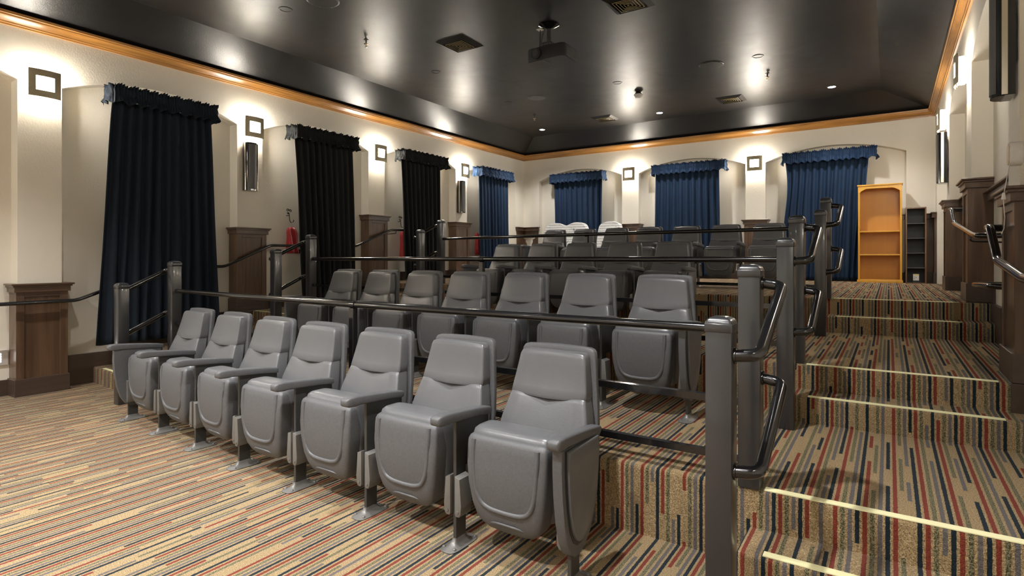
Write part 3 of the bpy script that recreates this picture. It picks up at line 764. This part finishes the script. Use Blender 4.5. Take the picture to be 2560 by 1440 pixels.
# ================================================================== HANDRAILS ON THE WALLS
def handrail(label, pts, brackets, wallx, s, rf=.05, r=.019, ends=()):
    root = thing('wall_handrail', label, 'handrail', pts[0])
    o = Vector(pts[0]); rel = lambda p: tuple(Vector(p) - o)
    bm = newbm(); tube(bm, [rel(p) for p in pts], r, 16, rf=rf); obj('rail', bm, 'black', root)
    for b in brackets:
        bm = newbm(); p = rel(b)
        tube(bm, [(p[0], p[1], p[2] - r), (p[0], p[1], p[2] - .06), (wallx - o.x, p[1], p[2] - .075)], .007, 10, rf=.03)
        tube(bm, [(wallx - o.x - .001 * s, p[1], p[2] - .075), (wallx - o.x + .008 * s, p[1], p[2] - .075)], .03, 16); obj('bracket', bm, 'black', root)
    return root
XH = -6.985
handrail('long black handrail climbing the left wall behind the curtains', [(XH, .4, .91), (XH, 2.45, .915), (XH, 3.30, 1.235), (XH, 4.02, 1.245), (XH, 4.66, 1.52), (XH, 6.12, 1.53), (XH, 6.90, 1.82), (XH, 7.45, 1.84)],
         [(XH, 1.3, .912), (XH, 3.6, 1.24), (XH, 5.3, 1.525), (XH, 7.02, 1.83)], XLR + .001, 1)
handrail('thick black handrail bent down to the lower right, nearest on the right wall', [(XRR, 4.72, 1.54), (.52, 4.70, 1.54), (.52, 4.58, 1.54), (.52, 4.28, 1.335), (.52, 3.5, 1.255), (.52, 2.6, 1.235)],
         [(.52, 3.2, 1.25)], XR - .001, -1, rf=.05, r=.023)
handrail('black handrail descending beside the stepped plinth pilaster on the right wall', [(XRR, 7.38, 1.84), (.52, 7.36, 1.84), (.52, 7.22, 1.84), (.52, 6.9, 1.68), (.52, 5.4, 1.52), (.52, 5.15, 1.505), (XRR, 5.08, 1.505)],
         [(.52, 5.6, 1.54)], XRR - .001, -1, rf=.06, r=.020)
handrail('short low black grab bar between the two near right pilasters', [(XRR, 5.50, 1.155), (.52, 5.42, 1.155), (.56, 4.85, 1.165), (XRR, 4.75, 1.165)], [], XRR, -1, rf=.07, r=.020)

# ================================================================== SMALL WALL THINGS
# far-left low step light
root = thing('step_light', 'lit white louvred step light low on the left wall at the picture edge', 'light', (XLR, 1.78, .30))
bm = newbm(); box(bm, 0, .018, -.27, .19, 0, .15, .004, 2); obj('frame', bm, 'white', root)
bm = newbm()
for k in range(4): box(bm, .014, .022, -.22, .135, .032 + k * .024, .047 + k * .024, .002, 1)
obj('lens', bm, 'nightlight', root)
# iron hooks with red bags
def spiral(cx, cz, r0, turns, a0, s=1, n=22):
    return [(0.012, cx + (r0 * (1 - .72 * k / n)) * math.cos(a0 + s * 2 * PI * turns * k / n), cz + (r0 * (1 - .72 * k / n)) * math.sin(a0 + s * 2 * PI * turns * k / n)) for k in range(n + 1)]
def hook(label, y, z):
    root = thing('scroll_hook', label, 'hook', (-7.20, y, z), group='wrought iron scroll hooks on the left wall')
    bm = newbm(); tube(bm, [(.012, 0, .10), (.012, .008, .02), (.015, .016, -.03), (.03, .030, -.045), (.05, .045, -.03), (.055, .048, .0)], .005, 8, rf=.02); obj('hook_arm', bm, 'iron', root)
    for cx, cz, r0, a0, s in ((-.022, .135, .022, 0, 1), (.022, .128, .022, PI, -1), (-.016, .095, .016, 0, -1)):
        bm = newbm(); tube(bm, spiral(cx, cz, r0, 1.3, a0, s), .0045, 8); obj('scroll', bm, 'iron', root)
    bm = newbm(); tube(bm, [(-.049, 0, .06), (.012, 0, .06)], .005, 8); obj('wall_pin', bm, 'iron', root)
def bag(label, y, zt, zb, w, seedv):
    rnd = random.Random(seedv); root = thing('red_bag', label, 'bag', (-7.13, y, zb), group='red satin bags hanging from iron hooks')
    bm = newbm(); R = []; n = 40; H = zt - zb
    for j in range(15):
        t = j / 14; wd = w * (.55 + .45 * math.sin(min(1, t * 5) * PI / 2)) * (.86 + .30 * t - .12 * math.sin(t * PI)); th = .028 + .02 * t * (1 - .3 * t)
        if j in (0, 14): wd *= .93; th *= .55
        R.append([(th * (math.sin(a) + .32 * math.sin(3 * a + t * 2) + .22 * math.sin(5 * a + 3 * t + seedv)), (wd / 2) * math.cos(a) + .035 * (t - .3) + .008 * math.sin(6 * t), H * (1 - t)) for a in [2 * PI * k / n for k in range(n)]])
    rings(bm, R); obj('pouch', bm, 'red', root, angle=80)
    bm = newbm(); tube(bm, [(0, -.012, H - .01), (.01, .005, H + .085), (0, .02, H - .01)], .003, 6, rf=.02); obj('hanging_loop', bm, 'white', root)
hook('iron scroll hook above the red bag beside the second curtain', 5.09, 1.90); bag('red satin bag hanging beside the second curtain, nearest', 5.09, 1.79, 1.415, .185, 1)
hook('iron scroll hook above the red bag left of the third curtain', 7.33, 1.93); bag('red satin bag half hidden by the left edge of the third curtain', 7.33, 1.82, 1.30, .16, 2)
bag('red satin bag peeping out left of the far blue curtain', 9.50, 1.87, 1.41, .13, 3)
# oval box with pull cord on the right wall
root = thing('oval_wall_box', 'white oval box with tan front and pull cord on the right wall', 'wall box', (XR, 4.185, 1.86))
bm = newbm(); n = 12
def stad(r, h): return [(r * math.cos(a), h - r + r * math.sin(a)) for a in [PI * k / n for k in range(n + 1)]] + [(r * math.cos(a), r + r * math.sin(a)) for a in [PI + PI * k / n for k in range(n + 1)]]
polyprism(bm, stad(.04, .135), lambda u, v, d: (-d, u, v), 0, .055, .004); obj('housing', bm, 'white', root)
bm = newbm(); polyprism(bm, [(u * .85, .0675 + (v - .0675) * .9) for u, v in stad(.04, .135)], lambda u, v, d: (-d, u, v), .054, .058); obj('front_plate', bm, 'tan', root)
bm = newbm(); tube(bm, [(-.050, 0, .01), (-.09, -.12, -.16), (-.092, -.12, -.20), (-.086, -.12, -.29), (-.09, -.12, -.35), (-.10, -.12, -.38)], .0018, 6); obj('pull_cord', bm, 'white', root)
bm = newbm(); lathe(bm, [(.004, -.155), (.006, -.157), (.011, -.19), (.009, -.193)], -.091, -.12, 14); obj('cord_bob', bm, 'white', root)

# ================================================================== BOOKCASES
def bookcase():
    x0, x1, yf, h = -.425, .170, 10.89, 1.60; w_ = x1 - x0; dp = .23
    r = thing('bookcase', 'empty honey-coloured wooden bookcase with arched top in front of the blue curtain', 'bookcase', (x0, yf, Z3 - .02))
    for a in (0, w_ - .028):
        bm = newbm(); box(bm, a, a + .028, 0, dp, 0, h - .02, .003, 1); obj('side_panel', bm, 'honey', r)
    bm = newbm(); box(bm, .02, w_ - .02, dp - .015, dp - .005, .02, h - .03); obj('back_panel', bm, 'honey_b', r)
    bm = newbm(); box(bm, -.012, w_ + .012, -.015, dp, h - .02, h, .004, 2); obj('top_board', bm, 'honey', r)
    bm = newbm(); n = 16
    pts = [(0, h - .02)] + [(0, h - .125), (.035, h - .125)] + [(.035 + (w_ - .07) * k / n, h - .11 + .045 * min(1, math.sin(PI * k / n) * 2.2)) for k in range(n + 1)] + [(w_ - .035, h - .125), (w_, h - .125), (w_, h - .02)]
    polyprism(bm, pts[::-1], lambda u, v, d: (u, d, v), -.004, .016); obj('arched_rail', bm, 'honey', r)
    bm = newbm(); box(bm, -.012, w_ + .012, -.014, .012, 0, .065, .004, 2); box(bm, 0, w_, 0, dp, .04, .07); obj('base_board', bm, 'honey', r)
    for z in (.83, .455):
        bm = newbm(); box(bm, .027, w_ - .027, .004, dp - .014, z, z + .024, .003, 1); obj('shelf', bm, 'honey', r)
bookcase()
def shelf2():
    x0, x1, yf, h = .215, .480, 10.89, 1.205; w_ = x1 - x0; dp = .23
    r = thing('shelf_unit', 'narrow black shelf unit with brown edges standing right of the honey bookcase', 'bookcase', (x0, yf, Z3 - .02))
    for a in (0, w_ - .018):
        bm = newbm(); box(bm, a, a + .018, 0, dp, 0, h); obj('side_panel', bm, 'brownedge', r)
    bm = newbm(); box(bm, .018, w_ - .018, dp - .02, dp - .01, 0, h); obj('back_panel', bm, 'darkshelf', r)
    bm = newbm(); box(bm, .018, w_ - .018, 0, dp - .01, h - .018, h); obj('top_board', bm, 'brownedge', r)
    bm = newbm(); box(bm, .018, w_ - .018, 0, dp - .01, 0, .03); obj('base_board', bm, 'brownedge', r)
    for k in range(1, 5):
        z = .03 + (h - .05) * k / 5 - .006; bm = newbm(); box(bm, .018, w_ - .018, .004, dp - .02, z, z + .009); obj('shelf', bm, 'grey', r)
    # paper label stuck on the bottom compartment
    bm = newbm(); box(bm, .097, .172, .012, .0135, .065, .165); s = obj('paper_label', bm, 'white', r, smooth=False); s['label'] = 'white paper label with yellow band'
    bm = newbm(); box(bm, .101, .168, .0108, .0122, .150, .161); obj('yellow_band', bm, 'yellow', s, smooth=False)
    bm = newbm(); box(bm, .130, .140, .0108, .0122, .108, .118)
    for q in range(4): box(bm, .104, .125, .0108, .0122, .078 + q * .015, .081 + q * .015)
    obj('label_print', bm, 'ink', s, smooth=False)
    bm = newbm(); box(bm, .090, .178, .0136, .020, .03, .17); obj('label_backing', bm, 'darkshelf', r, smooth=False)
shelf2()

# ================================================================== SETTEE, ARMCHAIR, PEDESTAL
def settee(label, name, x0, x1, humps, cat):
    w_ = x1 - x0; r = thing(name, label, cat, ((x0 + x1) / 2, 10.62, Z3))
    n = 40; h0 = 1.08
    def top(a):
        if humps == 2: return h0 + .075 * math.sin(PI * ((a * 2) % 1.0)) ** 1.2 if .04 < a < .96 else h0
        return h0 + .07 * math.sin(PI * a) ** 1.3
    pts = [(-w_ / 2 + .0, .25)] + [(-w_ / 2 + .07 + (w_ - .14) * k / n, top(k / n) - (.13 * (1 - min(1, (k / n) / .10)) ** 2 + .13 * (1 - min(1, (1 - k / n) / .10)) ** 2)) for k in range(n + 1)] + [(w_ / 2, .25)]
    bm = newbm(); polyprism(bm, pts[::-1], lambda u, v, d: (u, -d + .12 * (v - .4), v), -.30, -.17, .02); obj('backrest', bm, 'fabric', r, angle=50)
    bm = newbm(); box(bm, -w_ / 2 + .10, w_ / 2 - .10, -.36, .20, .30, .47, .04, 3); obj('seat_cushion', bm, 'fabric', r)
    for s in (-1, 1):
        bm = newbm(); box(bm, s * (w_ / 2 - .055) - .055, s * (w_ / 2 - .055) + .055, -.33, .28, .22, .64, .04, 3); obj('arm', bm, 'fabric', r)
        for yy in (-.30, .22):
            bm = newbm(); tube(bm, [(s * (w_ / 2 - .07), yy, 0), (s * (w_ / 2 - .06), yy, .23)], .02, 10, radii=[.014, .024]); obj('leg', bm, 'walnut', r)
settee('white script-print settee with a double-humped back at the far left of the top level', 'settee', -6.40, -5.20, 2, 'sofa')
settee('white script-print armchair with a single-humped back right of the settee', 'armchair', -5.10, -4.46, 1, 'armchair')
root = thing('pedestal_stand', 'white turned pedestal with a shallow bowl top in the far left corner', 'pedestal', (-6.20, 10.05, Z3))
bm = newbm(); lathe(bm, [(.13, 0), (.13, .03), (.10, .05), (.05, .08), (.045, .14), (.075, .22), (.085, .32), (.06, .45), (.042, .56), (.062, .60), (.062, .63), (.045, .66), (.07, .72), (.075, .76)], 0, 0); obj('column', bm, 'offwhite', root)
bm = newbm(); lathe(bm, [(.06, .76), (.075, .775), (.12, .81), (.145, .85), (.150, .868), (.138, .868), (.11, .84), (.02, .82)], 0, 0); obj('bowl', bm, 'offwhite', root)

# ================================================================== CEILING FITTINGS
def downlight(x, y, lit, label):
    r = thing('downlight', label, 'ceiling light', (x, y, ZC), group='round recessed downlights in the black ceiling')
    bm = newbm(); prof = [(.052, -.001), (.056, -.006), (.068, -.006), (.073, 0), (.073, .004), (.050, .004)]
    rings(bm, [[(q * math.cos(2 * PI * k / 32), q * math.sin(2 * PI * k / 32), z) for k in range(32)] for q, z in prof], closed=True)
    obj('trim_ring', bm, 'dmetal', r)
    bm = newbm(); lathe(bm, [(.052, -.003), (.050, -.0035), (.0, -.004)] if lit else [(.053, -.002), (.048, -.0005), (.0001, -.0004)], 0, 0); obj('lens', bm, 'lamp' if lit else 'vent', r)
for x, y, lb in ((-5.98, 10.2, 'lit downlight nearest the far left corner of the ceiling'), (-3.5, 10.2, 'lit downlight between the two far ceiling vents'), (-.74, 10.12, 'lit downlight nearest the far right corner of the ceiling')):
    downlight(x, y, True, lb)
for x, y, lb in ((-5.37, 3.76, 'unlit black downlight at the top left, left of the ceiling speaker at the top edge'), (-5.39, 6.20, 'unlit black downlight below and left of the near square vent'), (-5.43, 8.13, 'unlit black downlight left of the grey ceiling speaker'),
                 (-1.44, 8.05, 'unlit black downlight right of the large black ceiling speaker'), (-3.43, 8.10, 'unlit black downlight beside the smoke detector'), (-1.40, 5.80, 'unlit downlight at the top edge, right of the top vent')):
    downlight(x, y, False, lb)
def cspeaker(x, y, r_, m, label):
    r = thing('ceiling_speaker', label, 'ceiling speaker', (x, y, ZC), group='round ceiling speakers')
    bm = newbm(); lathe(bm, [(r_, .002), (r_, -.006), (r_ - .012, -.010), (r_ - .016, -.008)], 0, 0, 40); obj('rim', bm, m, r)
    bm = newbm(); lathe(bm, [(r_ - .014, -.004), (r_ - .02, -.012), (0.001, -.015)], 0, 0, 40); obj('grille', bm, 'grey' if m == 'grey' else 'vent', r)
    for k in range(8):
        a = k * PI / 4 + .3; bm = newbm(); lathe(bm, [(.005, -.006), (.005, -.012), (.002, -.013)], (r_ - .008) * math.cos(a), (r_ - .008) * math.sin(a), 8); obj('screw', bm, 'metal', r)
cspeaker(-4.86, 8.12, .155, 'grey', 'grey round ceiling speaker above the farthest left wall curtains')
cspeaker(-2.04, 8.05, .165, 'vent', 'black round ceiling speaker right of the projector')
cspeaker(-4.86, 3.84, .165, 'vent', 'black round ceiling speaker cut by the top edge of the picture')
def vent(x, y, label, bright):
    r = thing('ceiling_vent', label, 'vent', (x, y, ZC), group='square louvred ceiling vents'); h = .21
    def frame(bm, a, b, z0, z1, z2):
        # square ring sloping from outer a (z0) to inner b (z1)
        o = [(-a, -a), (a, -a), (a, a), (-a, a)]; i = [(-b, -b), (b, -b), (b, b), (-b, b)]
        for k in range(4):
            p, q, s, t = o[k], o[(k + 1) % 4], i[(k + 1) % 4], i[k]
            va = [(p[0], p[1], z0), (q[0], q[1], z0), (s[0], s[1], z1), (t[0], t[1], z1)]; vb = [(x_, y_, z_ + z2) for x_, y_, z_ in va]
            A = [bm.verts.new(v) for v in va]; B = [bm.verts.new(v) for v in vb]
            bm.faces.new(A); bm.faces.new(B[::-1])
            for m in range(4): bm.faces.new((A[m], A[(m + 1) % 4], B[(m + 1) % 4], B[m]))
    bm = newbm(); frame(bm, h, h - .05, -.002, -.028, .004); frame(bm, h - .05, h - .058, -.028, .0, .003); obj('frame', bm, 'vent', r, smooth=False)
    bm = newbm(); box(bm, -h + .03, h - .03, -h + .03, h - .03, -.001, .003); obj('backing', bm, 'vent', r, smooth=False)
    for k in range(5):
        a = h - .060 - k * .030; bm = newbm(); frame(bm, a, a - .022, -.006, -.026, .002); obj('louvre', bm, 'vent', r, smooth=False)
        bm = newbm(); frame(bm, a - .021, a - .025, -.028, -.029, .003); obj('louvre_edge', bm, 'slat', r.children[-1], smooth=False)
for x, y, lb in ((-4.44, 5.56, 'square black vent with pale concentric louvres left of the projector'), (-2.26, 5.62, 'square black vent cut by the top edge of the picture'), (-4.50, 10.02, 'square vent near the far ceiling edge, left of the middle lit downlight'), (-2.20, 9.96, 'square vent near the far ceiling edge, right of the middle lit downlight')):
    vent(x, y, lb, True)
def sprinkler(x, y, label):
    r = thing('sprinkler', label, 'sprinkler', (x, y, ZC), group='fire sprinklers in the ceiling')
    bm = newbm(); lathe(bm, [(.030, 0), (.030, -.004), (.010, -.008), (.008, -.05)], 0, 0, 20); obj('escutcheon', bm, 'dmetal', r)
    bm = newbm(); tube(bm, [(-.012, 0, -.05), (-.015, 0, -.07), (0, 0, -.09), (.015, 0, -.07), (.012, 0, -.05)], .0035, 8, rf=.01); tube(bm, [(0, 0, -.05), (0, 0, -.085)], .003, 8); obj('frame', bm, 'brass', r)
    bm = newbm(); lathe(bm, [(.026, -.052), (.028, -.056), (.010, -.060)], 0, 0, 20); lathe(bm, [(.014, -.092), (.016, -.095), (.004, -.097)], 0, 0, 16); obj('deflector', bm, 'chrome', r)
sprinkler(-5.30, 4.82, 'ceiling sprinkler above the second left curtain, nearest'); sprinkler(-5.50, 9.10, 'ceiling sprinkler just left of the far left lit downlight'); sprinkler(-1.46, 8.87, 'ceiling sprinkler under the unlit downlight at the right')
r = thing('smoke_detector', 'white smoke detector hanging on a black cone from the ceiling', 'smoke detector', (-3.35, 8.75, ZC))
bm = newbm(); lathe(bm, [(.03, 0), (.045, -.01), (.062, -.035)], 0, 0); obj('base', bm, 'dmetal', r)
bm = newbm(); lathe(bm, [(.068, -.035), (.070, -.050), (.056, -.062), (.050, -.078), (.030, -.090), (.010, -.092)], 0, 0); obj('sensor_cap', bm, 'white', r)
# projector
r = thing('projector', 'black ceiling projector with round lens hanging on a pole mount', 'projector', (-3.23, 5.66, ZC))
r.scale = (1.2, 1.2, 1.25)
bm = newbm(); lathe(bm, [(.095, .0), (.098, -.008), (.07, -.022), (.045, -.034), (.028, -.040)], 0, 0); obj('ceiling_flange', bm, 'gloss', r)
bm = newbm(); tube(bm, [(0, 0, 0), (0, 0, -.20)], .022, 18); obj('mount_pole', bm, 'dmetal', r)
bm = newbm(); box(bm, -.05, .05, -.05, .05, -.215, -.165, .004, 1); box(bm, -.08, .08, -.07, .09, -.225, -.212)
for a, b in ((-.09, -.08), (.09, -.08), (.09, .10), (-.09, .10)): tube(bm, [(0, 0, -.20), (a, b, -.225)], .008, 8)
mb = obj('mount_bracket', bm, 'dmetal', r)
for k in range(5):
    bm = newbm(); tube(bm, [(-.04 + k * .02, -.049, -.19), (-.04 + k * .02, -.053, -.19)], .004, 8); obj('screw', bm, 'chrome', mb)
body = bpy.data.objects.new('body', None); 
bm = newbm(); prism(bm, [(-.20, -.13), (-.17, -.155), (.17, -.155), (.20, -.13), (.20, .12), (.18, .145), (-.18, .145), (-.20, .12)], -.345, -.222, .012, 2); bd = obj('body', bm, 'dmetal', r, angle=40)
bd.location = (.02, .04, 0)
bm = newbm(); tube(bm, [(-.085, -.15, -.285), (-.085, -.17, -.285)], .052, 32); tube(bm, [(-.085, -.168, -.285), (-.085, -.176, -.285)], .046, 32); l1 = obj('lens_ring', bm, 'gloss', bd)
bm = newbm(); tube(bm, [(-.085, -.172, -.285), (-.085, -.180, -.285)], .030, 28); obj('lens', bm, 'glass', bd)
bm = newbm()
for k in range(9): box(bm, .199, .203, -.10, .09, -.332 + k * .011, -.327 + k * .011)
obj('side_grille', bm, 'grey', bd)
bm = newbm(); box(bm, -.19, -.02, -.14, .0, -.349, -.344); q_ = obj('bottom_plate', bm, 'grey', bd); q_['label'] = 'light grey plate under the body'
bm = newbm(); box(bm, -.16, -.05, -.035, .035, -.006, 0, .002, 1); o_ = obj('outlet_plate', bm, 'white', None)
o_.location = (-3.36, 5.72, ZC); tag(o_, 'grey ceiling outlet plate where the projector cables plug in', 'outlet'); o_.data.transform(Matrix.Translation((.105, 0, 0)))
for nm, pts in (('power_cable', [(-.13, .06, -.004), (-.13, .06, -.03), (-.115, .03, -.12), (-.10, .0, -.21), (-.13, -.02, -.24)]), ('video_cable', [(-.02, -.03, -.03), (-.05, -.03, -.09), (-.08, -.02, -.18), (-.09, .0, -.225)])):
    bm = newbm(); tube(bm, pts, .006 if nm[0] == 'p' else .008, 8, rf=.03); obj(nm, bm, 'ink', r)
